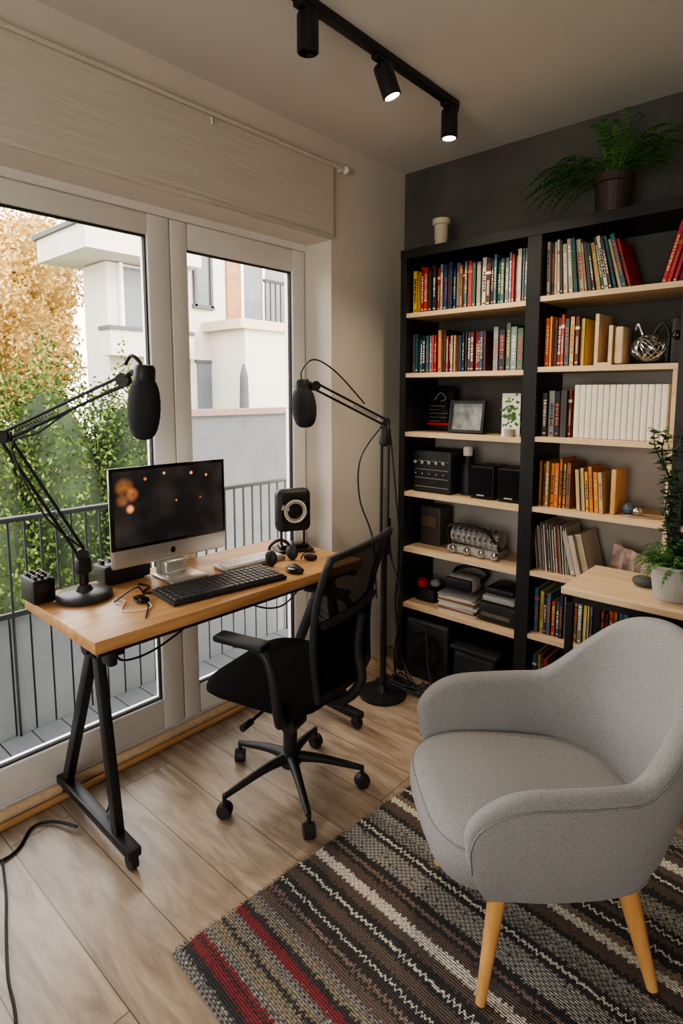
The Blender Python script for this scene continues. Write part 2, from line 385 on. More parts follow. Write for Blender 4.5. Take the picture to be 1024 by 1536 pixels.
b.box((-3.2,.55,-3),(-3.0,4.2,1.28),M_greyout); b.box((-3.25,.5,1.28),(-2.95,4.25,1.34),mat('parapet_cap',(.16,.10,.09),.7)); b.done(smooth=False)
b=B('apartment_building')
b.box((-8.0,1.9,-3),(-7.2,3.3,3.6),M_render)
b.box((-8.3,1.3,3.62),(-6.6,3.3,3.98),M_render); b.box((-8.35,1.25,3.98),(-6.55,3.3,4.05),M_greyout)
b.box((-8.2,3.3,-3),(-7.0,12,9),M_render)
b.box((-7.2,2.15,2.6),(-7.17,3.1,3.55),M_gwin)
for y in (2.1,2.55,3.08): b.box((-7.2,y,2.55),(-7.12,y+.05,3.6),M_white)
b.box((-7.2,1.75,2.1),(-6.85,3.28,2.5),M_render); b.box((-7.2,1.72,2.5),(-6.82,3.28,2.56),M_greyout)
b.box((-7.0,3.4,3.07),(-6.97,3.76,4.4),M_gwin)
for y in (3.38,3.72): b.box((-7.0,y,3.03),(-6.93,y+.05,4.4),M_greyout)
b.box((-7.0,3.36,3.0),(-6.93,3.8,3.07),M_greyout)
b.box((-7.0,3.42,1.1),(-6.97,3.72,2.05),M_gwin); b.box((-7.0,3.38,2.05),(-6.95,3.76,2.1),M_greyout)
b.box((-7.0,3.55,2.60),(-5.9,8.5,2.76),M_render2)
b.box((-7.0,3.72,-3),(-6.0,8.5,2.60),M_render)
b.lathe([(.07,.9),(.09,1.1),(.07,1.8),(.02,2.0)],M_greyout,(-5.9,3.6,0),n=10)
b.box((-7.0,4.1,2.78),(-6.96,4.42,4.3),M_redwood); b.box((-7.0,4.42,2.78),(-6.96,5.6,4.1),M_gwin)
for y in (4.42,4.95): b.box((-6.96,y,2.78),(-6.93,y+.05,4.1),M_white)
b.box((-5.95,4.1,3.42),(-5.91,8.4,3.47),M_blk)
for i in range(34): b.box((-5.94,4.12+i*.12,2.76),(-5.92,4.14+i*.12,3.44),M_blk)
b.done(smooth=False)
b=B('ground_outside'); b.box((-60,-50,-3.1),(-.3,60,-3),mat('grass',(.05,.08,.03),.9,var=.3)); b.done(smooth=False)
def tree(name,base,cs,n,size,mats,core,trunk=None):
    b=B(name)
    if trunk: b.tube([base,(base[0]+.1,base[1],trunk)],[.16,.05],mat('bark',(.08,.06,.045),.9,var=.3))
    for (c,r,k) in cs:
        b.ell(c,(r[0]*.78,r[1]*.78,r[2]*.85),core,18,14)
        for i in range(int(n*k)):
            d=Vector((random.gauss(0,1),random.gauss(0,1),random.gauss(0,1))).normalized()
            q=(.78+.26*R())*(1+.10*math.sin(d.x*9+d.z*8)+.08*math.sin(d.y*13-d.z*11))
            p=Vector((c[0]+d.x*r[0]*q,c[1]+d.y*r[1]*q,c[2]+d.z*r[2]*q))
            a=Vector((U(-1,1),U(-1,1),U(-1,1))).normalized()*size*U(.6,1.3); e=a.orthogonal().normalized()*size*.5
            b.add([tuple(p-a),tuple(p-e),tuple(p+a),tuple(p+e)],[(0,1,2,3)],random.choice(mats))
    b.done(smooth=False)
g1=mat('leaf_green_a',(.075,.115,.028),.9,var=.3,spec=.1);g2=mat('leaf_green_b',(.038,.066,.018),.9,var=.3,spec=.1);g3=mat('leaf_green_c',(.13,.165,.045),.9,var=.3,spec=.1)
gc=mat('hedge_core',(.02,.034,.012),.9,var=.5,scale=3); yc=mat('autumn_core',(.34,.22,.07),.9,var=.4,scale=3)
y1=mat('leaf_yellow_a',(.62,.39,.10),.8,var=.2);y2=mat('leaf_yellow_b',(.70,.50,.20),.8,var=.2);y3=mat('leaf_yellow_c',(.42,.27,.07),.8,var=.2)
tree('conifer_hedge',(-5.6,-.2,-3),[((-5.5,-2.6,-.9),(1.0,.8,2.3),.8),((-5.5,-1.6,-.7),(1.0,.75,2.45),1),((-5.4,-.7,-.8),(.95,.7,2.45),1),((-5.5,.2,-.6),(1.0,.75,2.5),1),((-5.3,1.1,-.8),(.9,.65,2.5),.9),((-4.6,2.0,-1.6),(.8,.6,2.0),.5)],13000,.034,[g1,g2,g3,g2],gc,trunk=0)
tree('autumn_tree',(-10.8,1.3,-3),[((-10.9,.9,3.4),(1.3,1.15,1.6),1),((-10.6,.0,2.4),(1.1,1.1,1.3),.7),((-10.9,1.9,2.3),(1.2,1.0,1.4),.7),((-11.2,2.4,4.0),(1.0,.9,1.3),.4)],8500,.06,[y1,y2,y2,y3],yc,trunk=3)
rr=mat('leaf_red',(.2,.08,.07),.8,var=.3)
tree('red_shrub',(-7.9,-1.9,-3),[((-8.0,-1.5,1.6),(.45,.5,.6),1)],3000,.05,[rr,g1,y3],gc,trunk=1)

# ---------------------------------------------------------------- bookcase
FY=-.311
SL=[1.910,1.610,1.307,.994,.695,.389]; SRr=[1.921,1.621,1.317,1.003,.708,.411]
b=B('bookcase')
def P3(x0,x1,y0,y1,z0,z1,m): b.box((x0,y0,z0),(x1,y1,z1),m)
P3(.205,.24,FY,-.002,0,2.22,M_blk); P3(.878,.94,FY,-.002,0,2.22,M_blk); P3(1.486,1.53,FY,-.002,0,2.22,M_blk)
P3(1.468,1.486,FY+.01,-.01,.03,1.62,M_shelf)
P3(.205,1.95,FY-.003,-.002,2.178,2.222,M_blk); P3(1.91,1.95,FY,-.002,0,2.178,M_blk)
P3(.24,.878,-.014,-.003,.02,1.30,M_backp); P3(.94,1.468,-.014,-.003,.02,1.60,M_backp); P3(1.53,1.91,-.014,-.003,.02,2.178,M_backp)
for z in SL: P3(.24,.878,FY+.004,-.015,z-.022,z,M_shelf)
for z in SRr: P3(.94,1.468 if z<1.62 else 1.486,FY+.004,-.015,z-.022,z,M_shelf); P3(1.53,1.91,FY+.004,-.015,z-.022,z,M_shelf)
P3(.94,1.468,FY+.01,-.015,.06,.09,M_shelf)
b.done(smooth=False)

def dk(c,k=.6): return tuple(q*k for q in c)
PAL=[(.42,.04,.04),(.03,.05,.13),(.02,.02,.025),(.36,.33,.29),(.06,.06,.07),(.62,.56,.46),(.15,.16,.18),(.05,.15,.17),(.5,.18,.05),(.25,.25,.25),(.1,.03,.03),(.04,.09,.06)]
PALW=[(.6,.07,.03),(.75,.33,.06),(.14,.04,.03),(.7,.5,.13),(.03,.04,.05),(.55,.12,.05),(.3,.12,.06),(.05,.12,.14)]
def book(b,x,z,th,h,d,col,lean=0,yf=None):
    yf=FY+.05 if yf is None else yf
    yb=min(yf+d,-.02); T=rotT((x,0,z),lean,'Y')
    c=.003
    b.box((x,yf,z),(x+th,yf+c,z+h),M_book,col,T); b.box((x,yf,z),(x+.002,yb,z+h),M_book,col,T); b.box((x+th-.002,yf,z),(x+th,yb,z+h),M_book,col,T)
    b.box((x+.002,yf+c,z+.004),(x+th-.002,yb-.004,z+h-.005),M_book,(.62,.57,.47),T)
    lc=random.choice([(.7,.65,.5),(.6,.45,.15),(.75,.73,.7),(.05,.05,.05),(.5,.1,.08)])
    k=R()
    if th>.01:
        # title lettering: a column of small strokes on the spine
        if k<.7:
            zz=z+h*U(.22,.34); ze=z+h*U(.7,.88)
            while zz<ze:
                l=U(.004,.012); wq=U(.14,.28)
                b.box((x+th*(.5-wq),yf-.0007,zz),(x+th*(.5+wq),yf,zz+l),M_book,lc,T); zz+=l+U(.002,.006)
        elif k<.85:
            b.box((x,yf-.0008,z+h*.74),(x+th,yf,z+h*.80),M_book,lc,T); b.box((x+th*.3,yf-.0008,z+h*.25),(x+th*.7,yf,z+h*.6),M_book,tuple(.5*(p+q) for p,q in zip(lc,col)),T)
        b.box((x+th*.25,yf-.0008,z+h*.06),(x+th*.75,yf,z+h*.09),M_book,lc,T)
def row(x0,x1,z,hmin,hmax,pal,tmin=.012,tmax=.03,lean=None,seqcols=None,same=False):
    b=B('book_row'); x=x0; i=0; h=U(hmin,hmax)
    while True:
        th=U(tmin,tmax)
        ln=lean(i,x) if lean else (U(-.01,.01) if R()<.2 else 0)
        step=th/math.cos(ln)
        if x+step>x1: break
        if not same or R()<.3: h=U(hmin,hmax)
        col=seqcols[i] if seqcols and i<len(seqcols) else random.choice(pal)
        j=U(.8,1.2); col=tuple(min(.9,c*j) for c in col)
        book(b,x,z+.0005,th,h,U(.14,.19),col,ln,FY+.05+U(-.008,.012))
        x+=step+.0008; i+=1
    return b.done(smooth=False)
Y=(.65,.42,.04);Rd=(.5,.03,.03);Bk=(.02,.02,.025);Nv=(.02,.04,.12)
row(.25,.872,SL[0],.195,.235,PAL,.012,.026,seqcols=[Y,Y,dk(Rd),Rd,Bk,Bk,Rd,(.3,.3,.3),Nv,Nv,Bk,Nv,Nv,(.15,.15,.17)])
row(.25,.68,SL[1],.17,.215,PAL,.010,.022,seqcols=[(.1,.1,.12),(.03,.1,.12),(.04,.15,.18),Bk,(.04,.15,.2),(.2,.2,.2),Rd,Rd,dk(Rd),(.5,.2,.05),Bk,Rd],same=True)
row(.705,.862,SL[1],.18,.225,[(.25,.33,.30),(.4,.42,.4),(.03,.03,.04),(.1,.15,.12)],.018,.035)
row(.95,1.30,SRr[0],.20,.235,[(.45,.40,.3),(.5,.3,.1),(.05,.05,.06),(.02,.12,.15),Rd,(.6,.5,.35)],.012,.022,lean=lambda i,x:-.02-.28*max(0,(x-.98))/.32)
row(1.395,1.475,SRr[0],.19,.24,[Rd,(.45,.02,.06)],.016,.022,lean=lambda i,x:.25 if i>=0 else 0)
row(.95,1.13,SRr[1],.19,.225,PALW,.012,.024)
row(.95,1.085,SRr[2],.19,.225,[Bk,(.06,.05,.05),(.25,.06,.04),(.3,.3,.3),(.1,.1,.1)],.014,.03)
b=B('encyclopedia_set'); x=1.09
while x<1.44:
    th=.0235; yf=FY+.045; z=SRr[2]+.0005
    b.rbox((x+th/2,yf+.09,z+.113),(th-.001,.18,.226),M_cream,.004,2); x+=th+.0005
b.done()
row(.95,1.10,SRr[3],.19,.22,[(.55,.35,.15),(.65,.20,.04),(.5,.4,.25),(.3,.12,.05),(.7,.5,.1)],.012,.022)
row(1.12,1.24,SRr[3],.17,.20,[(.75,.25,.03),(.6,.45,.25),(.7,.35,.05)],.014,.022,lean=lambda i,x:-.08)
row(.95,1.10,SRr[4],.19,.22,[(.5,.47,.42),(.6,.57,.5),(.35,.33,.3),(.45,.3,.25)],.006,.012,lean=lambda i,x:-.10)
row(1.105,1.20,SRr[4],.17,.20,[(.45,.36,.25),(.5,.45,.38)],.02,.03,lean=lambda i,x:-.25)
row(.95,1.46,SRr[5],.16,.21,PALW+PAL,.010,.022)
row(.95,1.46,.091,.17,.23,PALW,.010,.022)
for z in SRr: row(1.54,1.9,z,.17,.21,PAL,.012,.026)

def S(name): return B(name)
b=S('wooden_bookend'); z=SRr[1]
for x in (1.165,):
    b.box((x,FY+.04,z),(x+.014,-.1,z+.21),M_shelf); b.box((x+.055,FY+.04,z),(x+.069,-.1,z+.16),M_shelf); b.box((x+.014,FY+.04,z),(x+.055,-.1,z+.012),M_shelf)
    b.rbox((x+.09,-.2,z+.08),(.035,.12,.15),M_shelf,.01)
b.done()
b=S('wire_sculpture'); z=SRr[1]; c=Vector((1.355,-.19,z+.064))
for k in range(18):
    ax=Vector((U(-1,1),U(-1,1),U(-.6,.6))).normalized(); o=ax.orthogonal().normalized(); q=ax.cross(o)
    pts=[]
    for i in range(17):
        t=2*math.pi*i/16; p=c+(o*math.cos(t)*U(.95,1.05)+q*math.sin(t))*.055; p.z=z+.006+(p.z-z)*.95; p.x=c.x+(p.x-c.x)*1.25; pts.append(tuple(p))
    b.tube(pts,.0035,M_chrome,6)
b.tube([(1.33,-.2,z+.12),(1.31,-.2,z+.165),(1.30,-.2,z+.14)],.006,M_chrome,6,4); b.tube([(1.37,-.2,z+.12),(1.40,-.2,z+.16),(1.425,-.2,z+.11),(1.42,-.2,z+.01)],.006,M_plas,6,4)
b.done()
b=S('black_camera_box'); b.rbox((1.457,-.16,SRr[1]+.09),(.045,.12,.178),M_plas,.01); b.ell((1.457,-.225,SRr[1]+.11),(.018,.012,.018),M_gloss); b.done()
z=SL[2]
b=S('framed_poster'); b.T=rotT((0,-.1,z),-.08,'X')
b.rbox((.335,-.13,z+.12),(.165,.014,.235),M_gloss,.003)
for i in range(5): b.box((.275,-.1385,z+.05+i*.02),(.275+U(.05,.12),-.1375,z+.052+i*.02),M_greypot)
b.box((.265,-.1385,z+.03),(.405,-.1375,z+.042),M_red); b.tube([(.30,-.1385,z+.16),(.335,-.1385,z+.20),(.37,-.1385,z+.17),(.34,-.1385,z+.155)],.002,M_greypot,6,4)
b.done()
b=S('photo_frame'); b.T=rotT((0,-.2,z),-.15,'X')
for a in ((.445,.64,.0,.014),(.445,.64,.146,.16),(.445,.459,.014,.146),(.626,.64,.014,.146)): b.box((a[0],-.225,z+.002+a[2]),(a[1],-.21,z+.002+a[3]),M_blk)
b.box((.459,-.215,z+.014),(.626,-.211,z+.15),mat('photo_print',(.28,.30,.30),.3,var=.5,scale=18)); b.done(smooth=False)
b=S('plant_card'); b.box((.745,-.235,z),(.835,-.229,z+.20),M_cream)
for i in range(70):
    x,zz=.79+random.gauss(0,.018),z+.10+random.gauss(0,.035); b.add([(x-.008,-.2355,zz),(x,-.238,zz-.004),(x+.008,-.2355,zz+.004),(x,-.236,zz+.009)],[(0,1,2,3)],M_green)
b.lathe([(.022,0),(.026,.035)],M_greypot,(.80,-.265,z)); b.done(smooth=False)
z=SL[3]
b=S('audio_amplifier'); b.rbox((.375,-.15,z+.112),(.23,.22,.215),M_plas,.006)
for i in range(4): b.box((.275,-.2615,z+.03+i*.045),(.475,-.26,z+.032+i*.045),M_greypot)
for i in range(5):
    b.tube([(.285+i*.042,-.26,z+.16),(.285+i*.042,-.275,z+.16)],.010,M_chrome,12); b.tube([(.285+i*.042,-.26,z+.10),(.285+i*.042,-.27,z+.10)],.005,M_chrome,8)
for x in (.28,.47): 
    for y in (-.24,-.06): b.box((x-.01,y-.01,z),(x+.01,y+.01,z+.006),M_rub)
b.done()
b=S('water_bottle'); b.lathe([(.034,0),(.036,.01),(.036,.15),(.02,.175),(.02,.2)],M_plas,(.535,-.17,z)); b.lathe([(.024,.2),(.024,.235),(.018,.245)],M_cream,(.535,-.17,z)); b.done()
for x in (.655,.80):
    b=S('desktop_speaker'); b.rbox((x,-.17,z+.082),(.13,.16,.16),M_plas,.012,3); b.rbox((x,-.252,z+.085),(.115,.01,.14),M_fabb,.004); b.box((x-.02,-.2585,z+.018),(x+.02,-.2575,z+.024),M_greypot); b.done()
z=SL[4]
b=S('storage_tin'); b.rbox((.32,-.12,z+.105),(.13,.12,.21),mat('dark_tin',(.06,.055,.045),.5),.01); b.rbox((.32,-.185,z+.13),(.09,.006,.06),mat('tin_label',(.13,.09,.05),.6),.002); b.done()
b=S('model_engine')
b.rbox((.60,-.17,z+.02),(.28,.13,.035),M_greypot,.01); b.tube([(.47,-.17,z+.09),(.73,-.17,z+.075)],.045,M_greypot,16)
for i in range(9): b.tube([(.485+i*.03,-.17,z+.09),(.495+i*.03,-.17,z+.089)],.053,M_chrome,16)
b.tube([(.46,-.2,z+.03),(.46,-.22,z+.13),(.55,-.22,z+.15),(.68,-.22,z+.13),(.74,-.2,z+.04)],.008,M_blk,8,5)
for x in (.5,.58,.66,.73): b.lathe([(.02,0),(.02,.02),(.01,.03)],M_chrome,(x,-.235,z+.01))
b.done()
z=SL[5]
b=S('magazine_stack')
zz=z
for i in range(9):
    t=U(.008,.016); a=U(-.12,.12); c=(.54,-.17,zz+t/2)
    b.rbox(c,(.21,.2,t-.001),M_book,.001,1,T=rotT(c,a,'Z'),col=random.choice([(.55,.52,.48),(.2,.2,.2),(.6,.58,.5),(.3,.12,.08),(.4,.4,.42)])); zz+=t
b.done()
b=S('vr_headset'); b.rbox((.53,-.17,zz+.042),(.17,.1,.08),M_greypot,.03,4); b.rbox((.53,-.225,zz+.045),(.15,.02,.06),M_plas,.01,3)
b.tube([(.45,-.15,zz+.05),(.44,-.08,zz+.08),(.53,-.05,zz+.10),(.62,-.08,zz+.08),(.61,-.15,zz+.05)],.01,M_plas,8,5); b.done()
b=S('joystick_toy'); b.rbox((.32,-.17,z+.04),(.13,.12,.075),M_plas,.02,3); b.ell((.30,-.21,z+.10),(.03,.03,.03),M_red); b.tube([(.30,-.2,z+.05),(.30,-.21,z+.09)],.008,M_chrome); b.ell((.35,-.16,z+.095),(.03,.03,.022),M_greypot); b.done()
b=S('game_console'); b.rbox((.76,-.16,z+.05),(.19,.2,.095),M_plas,.01); b.rbox((.76,-.16,z+.115),(.17,.17,.03),M_greypot,.008); b.rbox((.755,-.15,z+.15),(.15,.15,.035),M_plas,.012)
b.box((.68,-.2615,z+.03),(.83,-.26,z+.05),M_chrome); b.done()
b=S('subwoofer'); b.rbox((.40,-.19,.161),(.26,.26,.32),M_plas,.015,3); b.lathe([(.09,0),(.10,.012),(.08,.014),(.02,.002)],M_gloss,T=Matrix.Translation((.40,-.32,.17))@Matrix.Rotation(math.pi/2,4,'X')); b.done()
b=S('storage_bin'); b.rbox((.68,-.20,.119),(.24,.26,.235),M_plas,.03,3); b.rbox((.68,-.20,.245),(.26,.28,.025),M_plas,.01); b.done()
b=S('blue_bag'); b.ell((.845,-.40,.05),(.055,.05,.05),M_blue); b.ell((.80,-.415,.035),(.05,.035,.035),M_blue); b.tube([(.83,-.41,.09),(.84,-.41,.125),(.86,-.41,.09)],.005,M_red,6,4); b.done()
z=SRr[3]
b=S('desk_ornament'); b.ell((1.31,-.2,z+.025),(.025,.025,.025),mat('slate_glass',(.10,.14,.2),.2)); b.ell((1.35,-.21,z+.02),(.022,.02,.02),M_chrome); b.tube([(1.29,-.23,z+.006),(1.33,-.26,z+.006),(1.40,-.25,z+.006),(1.45,-.23,z+.006)],.005,M_chrome,6,4); b.done()
b=S('wood_plaque'); b.rbox((1.262,-.17,z+.0955),(.02,.16,.19),M_legw,.004); b.done()
z=SRr[4]
b=S('folded_map'); 
vs=[];fs=[]
for i in range(9):
    x=1.25+i*.024; yy=-.16+(i%2)*.02-.004*i; vs+=[(x,yy-.05,z+.002),(x,yy,z+.15-.005*i)]
for i in range(8): fs.append((2*i,2*i+2,2*i+3,2*i+1))
b.add(vs,fs,mat('map_print',(.5,.38,.33),.8,var=.5,scale=25)); b.done(smooth=False)

b=S('ceramic_jar'); z=2.2225
b.lathe([(.052,0),(.052,.012),(.035,.02),(.03,.04),(.034,.05),(.034,.115),(.044,.12),(.044,.145),(.03,.148)],mat('cream_ceramic',(.62,.55,.42),.5),(.37,-.2,z)); b.done()
def frond(b,o,yaw,L,rise,droop,mt,w=.05,n=16,wd=1):
    d=Vector((math.cos(yaw),math.sin(yaw),0)); side=Vector((-d.y,d.x,0)); pts=[]
    for i in range(n+1):
        t=i/n; pts.append(Vector(o)+d*L*t*(1-.15*t)+Vector((0,0,rise*math.sin(t*1.9)-droop*t*t)))
    b.tube([tuple(p) for p in pts],[.0022,.0008],mt,4)
    for i in range(2,n+1):
        t=i/n; ww=w*math.sin(math.pi*min(1,.12+.9*t))**.7*wd; p=pts[i]; tg=(pts[i]-pts[i-1]).normalized()
        for sgn in (-1,1):
            tip=p+side*sgn*ww+tg*ww*.5+Vector((0,0,-ww*.25)); q=tg*(L/n*.36)
            b.add([tuple(p-q*.6),tuple((p+tip)/2-q),tuple(tip),tuple((p+tip)/2+q),tuple(p+q*.4)],[(0,1,2,3,4)],mt)
b=S('potted_fern'); pc=(1.18,-.185,2.2235)
b.lathe([(.055,0),(.062,.01),(.072,.13),(.080,.135),(.080,.165),(.072,.165),(.068,.15),(.01,.15)],M_brownpot,pc)
b.lathe([(.068,.148),(.01,.152)],M_soil,pc)
for i in range(80):
    k=i%5
    if k<2: yw=U(math.pi*.97,math.pi*1.2); L=U(.20,.43); ri=U(.03,.17); dr_=U(.05,.20)
    elif k<4: yw=U(-.35,.08); L=U(.16,.34); ri=U(.04,.16); dr_=U(.03,.14)
    else: yw=U(math.pi*1.2,math.pi*1.8); L=U(.08,.16); ri=U(.12,.22); dr_=U(.0,.05)
    frond(b,(pc[0]+U(-.035,.035),pc[1]+U(-.03,.03),pc[2]+.16),yw,L,ri,dr_,M_green,.022,18)
for i in range(14): frond(b,(pc[0]+U(-.03,.03),pc[1]+U(-.02,.02),pc[2]+.16),U(0,6.28),U(.06,.13),U(.16,.24),U(0,.03),M_green,.022,14)
b.done(smooth=False)

# ---------------------------------------------------------------- track light
b=S('track_light')
b.rbox((.64,-1.13,H-.014),(.036,1.2,.028),M_blk,.004)
beams=[]
for i,(y,tilt) in enumerate(((-1.41,0),(-1.03,.25),(-.58,0))):
    T=rotT((.64,y,H-.06),tilt,'X')@rotT((.64,y,H-.06),-tilt,'Y')
    b.rbox((.64,y,H-.035),(.03,.10,.02),M_blk,.004); b.tube([(.64,y,H-.03),(.64,y,H-.07)],.008,M_blk)
    b.lathe([(.012,-.045),(.032,-.05),(.034,-.056),(.034,-.158),(.028,-.161),(.026,-.148)],M_blk,(.64,y,H),T=T)
    if i: b.lathe([(.004,-.160),(.027,-.158)],mat('lamp_lens',(1,.9,.75),.4,emit=(1,.82,.55),es=22),(.64,y,H),T=T)
    ld=bpy.data.lights.new('spot','SPOT'); ld.energy=(38 if i else 1); ld.spot_size=math.radians(105); ld.spot_blend=1; ld.color=(1,.83,.62); ld.shadow_soft_size=.025
    lo=bpy.data.objects.new('beam',ld); bpy.context.collection.objects.link(lo)
    lo.matrix_world=T@Matrix.Translation((.64,y,H-.17)); beams.append(lo)
tl=b.done()
for o in beams: o.parent=tl

# ---------------------------------------------------------------- desk
dr=-math.radians(1.2)
DK=(.389,-2.058); 
b=B('desk',(DK[0],DK[1],0),dr)
Ld=1.2; Dd=.565
b.rbox((-Dd/2,Ld/2,.760),(Dd,Ld,.040),M_desk,.003)
b.box((-Dd+.06,.06,.715),(-Dd+.09,Ld-.06,.741),M_blk); b.box((-.09,.06,.715),(-.06,Ld-.06,.741),M_blk)
b.tube([(-.035,.02,.728),(-.035,Ld-.03,.728)],.012,M_blk,10)
for y in (.085,Ld-.03):
    b.rbox((-Dd/2,y,.724),(Dd-.04,.035,.034),M_blk,.004)
    ax=-.19
    b.rbox((ax,y,.69),(.07,.05,.07),M_blk,.01); b.tube([(ax,y-.04,.69),(ax,y+.03,.69)],.022,M_plas,14)
    for (x1) in (-.49,-.09):
        p0=Vector((ax+(.012 if x1>-.2 else -.015),y,.69)); p1=Vector((x1,y,.065)); d=(p1-p0); L=d.length
        T=Matrix.Translation((p0+p1)/2)@d.to_track_quat('Z','Y').to_matrix().to_4x4()
        b.rbox((0,0,0),(.03,.04,L),M_blk,.004,T=T)
    b.rbox((-.26,y,.062),(.56,.045,.03),M_blk,.004)
    for x in (.0,-.51):
        b.tube([(x,y,.05),(x,y,.03)],.008,M_blk); b.tube([(x-.005,y-.012,.0255),(x-.005,y+.012,.0255)],.0255,M_rub,16); b.rbox((x,y,.045),(.03,.034,.02),M_plas,.006)
b.rbox((-.04,.06,.705),(.06,.03,.05),M_plas,.01)
for pts in ([(-.12,.11,.70),(-.16,.16,.62),(-.20,.3,.60),(-.25,.5,.64),(-.3,.7,.71)],[(-.2,.09,.70),(-.22,.11,.45),(-.17,.11,.2),(-.2,.10,.085)],[(-.3,.7,.71),(-.32,.85,.58),(-.3,1.0,.55),(-.25,1.12,.68)]):
    b.tube(pts,.004,M_plas,6,6)
b.done()

ZD=.7805
def kb(name,c,rz,w,d,rows,cols,body,keym):
    b=B(name,(c[0],c[1],ZD),rz)
    b.rbox((0,0,.009),(d,w,.016),body,.004)
    kw=(w-.016)/cols; kd=(d-.014)/rows
    for i in range(rows):
        j=0
        while j<cols:
            n=1
            if i==rows-1 and j==cols//4: n=6
            b.rbox((-d/2+.007+kd*(i+.5),-w/2+.008+kw*(j+n/2),.020),(kd*.84,kw*n-.003,.009),keym,.002,1); j+=n
    return b.done()
kb('computer_keyboard',(.255,-1.50),-math.radians(8),.47,.185,6,21,M_plas,mat('key_black',(.05,.05,.052),.45,var=.2))
kb('white_keyboard',(.10,-1.235),-math.radians(5),.30,.11,5,15,M_silver,M_white)
b=B('desktop_monitor',(-.035,-1.53,ZD),-math.radians(3))
b.rbox((0,0,.255),(.022,.50,.385),M_silver,.01,3)
b.rbox((.008,0,.292),(.012,.502,.315),M_gloss,.003)
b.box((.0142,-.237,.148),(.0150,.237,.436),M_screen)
b.ell((.0115,0,.10),(.002,.011,.013),M_gloss)
b.rbox((.06,0,.005),(.17,.16,.008),M_silver,.003)
b.rbox((-.02,0,.09),(.012,.12,.18),M_silver,.005); b.rbox((.015,0,.035),(.04,.10,.06),M_silver,.015,3)
b.done()
b=B('conference_speaker',(.07,-.955,ZD),-math.radians(35)+.15)
b.rbox((0,0,.006),(.12,.17,.012),M_plas,.005); b.rbox((.0,0,.02),(.07,.14,.02),M_gloss,.008)
b.tube([(0,-.055,.02),(0,-.055,.11)],.006,M_plas); b.tube([(0,.055,.02),(0,.055,.11)],.006,M_plas)
b.rbox((0,0,.190),(.07,.165,.20),M_plas,.028,4)
RY=Matrix.Translation((.036,0,.19))@Matrix.Rotation(math.pi/2,4,'Y')
b.lathe([(.066,0),(.066,.006),(.058,.010),(.05,.006),(.01,.004)],M_gloss,T=RY); b.lathe([(.050,.006),(.054,.010),(.050,.012),(.048,.006)],M_cream,T=RY,n=28); b.lathe([(.036,.006),(.02,.014),(.004,.016)],M_gloss,T=RY)
b.done()
b=B('audio_interface',(-.112,-1.705,ZD),.0)
b.rbox((0,0,.040),(.10,.19,.07),M_plas,.008)
for i in range(5):
    for xx in (-.03,-.008): b.tube([(xx,-.074+i*.036,.073),(xx,-.074+i*.036,.089)],.008,M_greypot if xx<-.02 else M_blk,10)
for i in range(10): b.rbox((.03,-.074+i*.016,.077),(.03,.009,.007),M_greypot,.002,1)
for x in(-.03,.03): b.box((x-.01,-.07,0),(x+.01,.07,.007),M_rub)
b.done()
b=B('mixing_console',(-.108,-2.022,ZD),0)
b.rbox((0,-.0,.046),(.12,.074,.086),M_plas,.006); b.rbox((.061,0,.046),(.006,.062,.066),M_gloss,.002)
for i in range(5): 
    for j in range(3): b.tube([(-.045+i*.022,-.022+j*.022,.088),(-.045+i*.022,-.022+j*.022,.100)],.006,M_greypot if (i+j)%3==0 else M_blk,8)
for x in(-.04,.03): b.box((x-.01,-.025,0),(x+.01,.02,.006),M_rub)
b.done()
b=B('headphones',(.19,-1.135,ZD))
b.tube([(0,-.06,.03),(-.02,-.05,.075),(-.02,.0,.095),(-.02,.05,.075),(0,.06,.03)],.007,M_plas,8,6)
for y in (-.06,.06): b.ell((.0,y,.034),(.034,.018,.034),M_plas)
b.done()
b=B('computer_mouse',(.33,-1.19,ZD),-.2); b.ell((0,0,.012),(.05,.03,.012),M_gloss); b.ell((-.005,0,.018),(.035,.022,.014),M_plas); b.done()
b=B('desk_cables')
def cab(pts,r=.003,m=M_plas): b.tube(pts,r,m,6,8)
z=ZD+.004
cab([(.12,-1.86,z),(.17,-1.80,z+.05),(.15,-1.76,z),(.24,-1.80,z),(.33,-1.86,z)])
cab([(.10,-1.84,z),(.14,-1.83,z),(.22,-1.88,z),(.26,-1.80,z),(.15,-1.77,z)],.0025,M_cream)
cab([(.22,-1.05,z),(.24,-1.04,z+.03),(.24,-.98,z+.02),(.18,-.94,z)])
cab([(.0,-1.70,z),(.06,-1.69,z),(.10,-1.74,z),(.13,-1.72,z)],.004)
b.rbox((.25,-1.02,ZD+.012),(.05,.04,.02),M_plas,.006); b.rbox((.18,-1.79,ZD+.011),(.06,.035,.018),M_gloss,.007)
b.done()
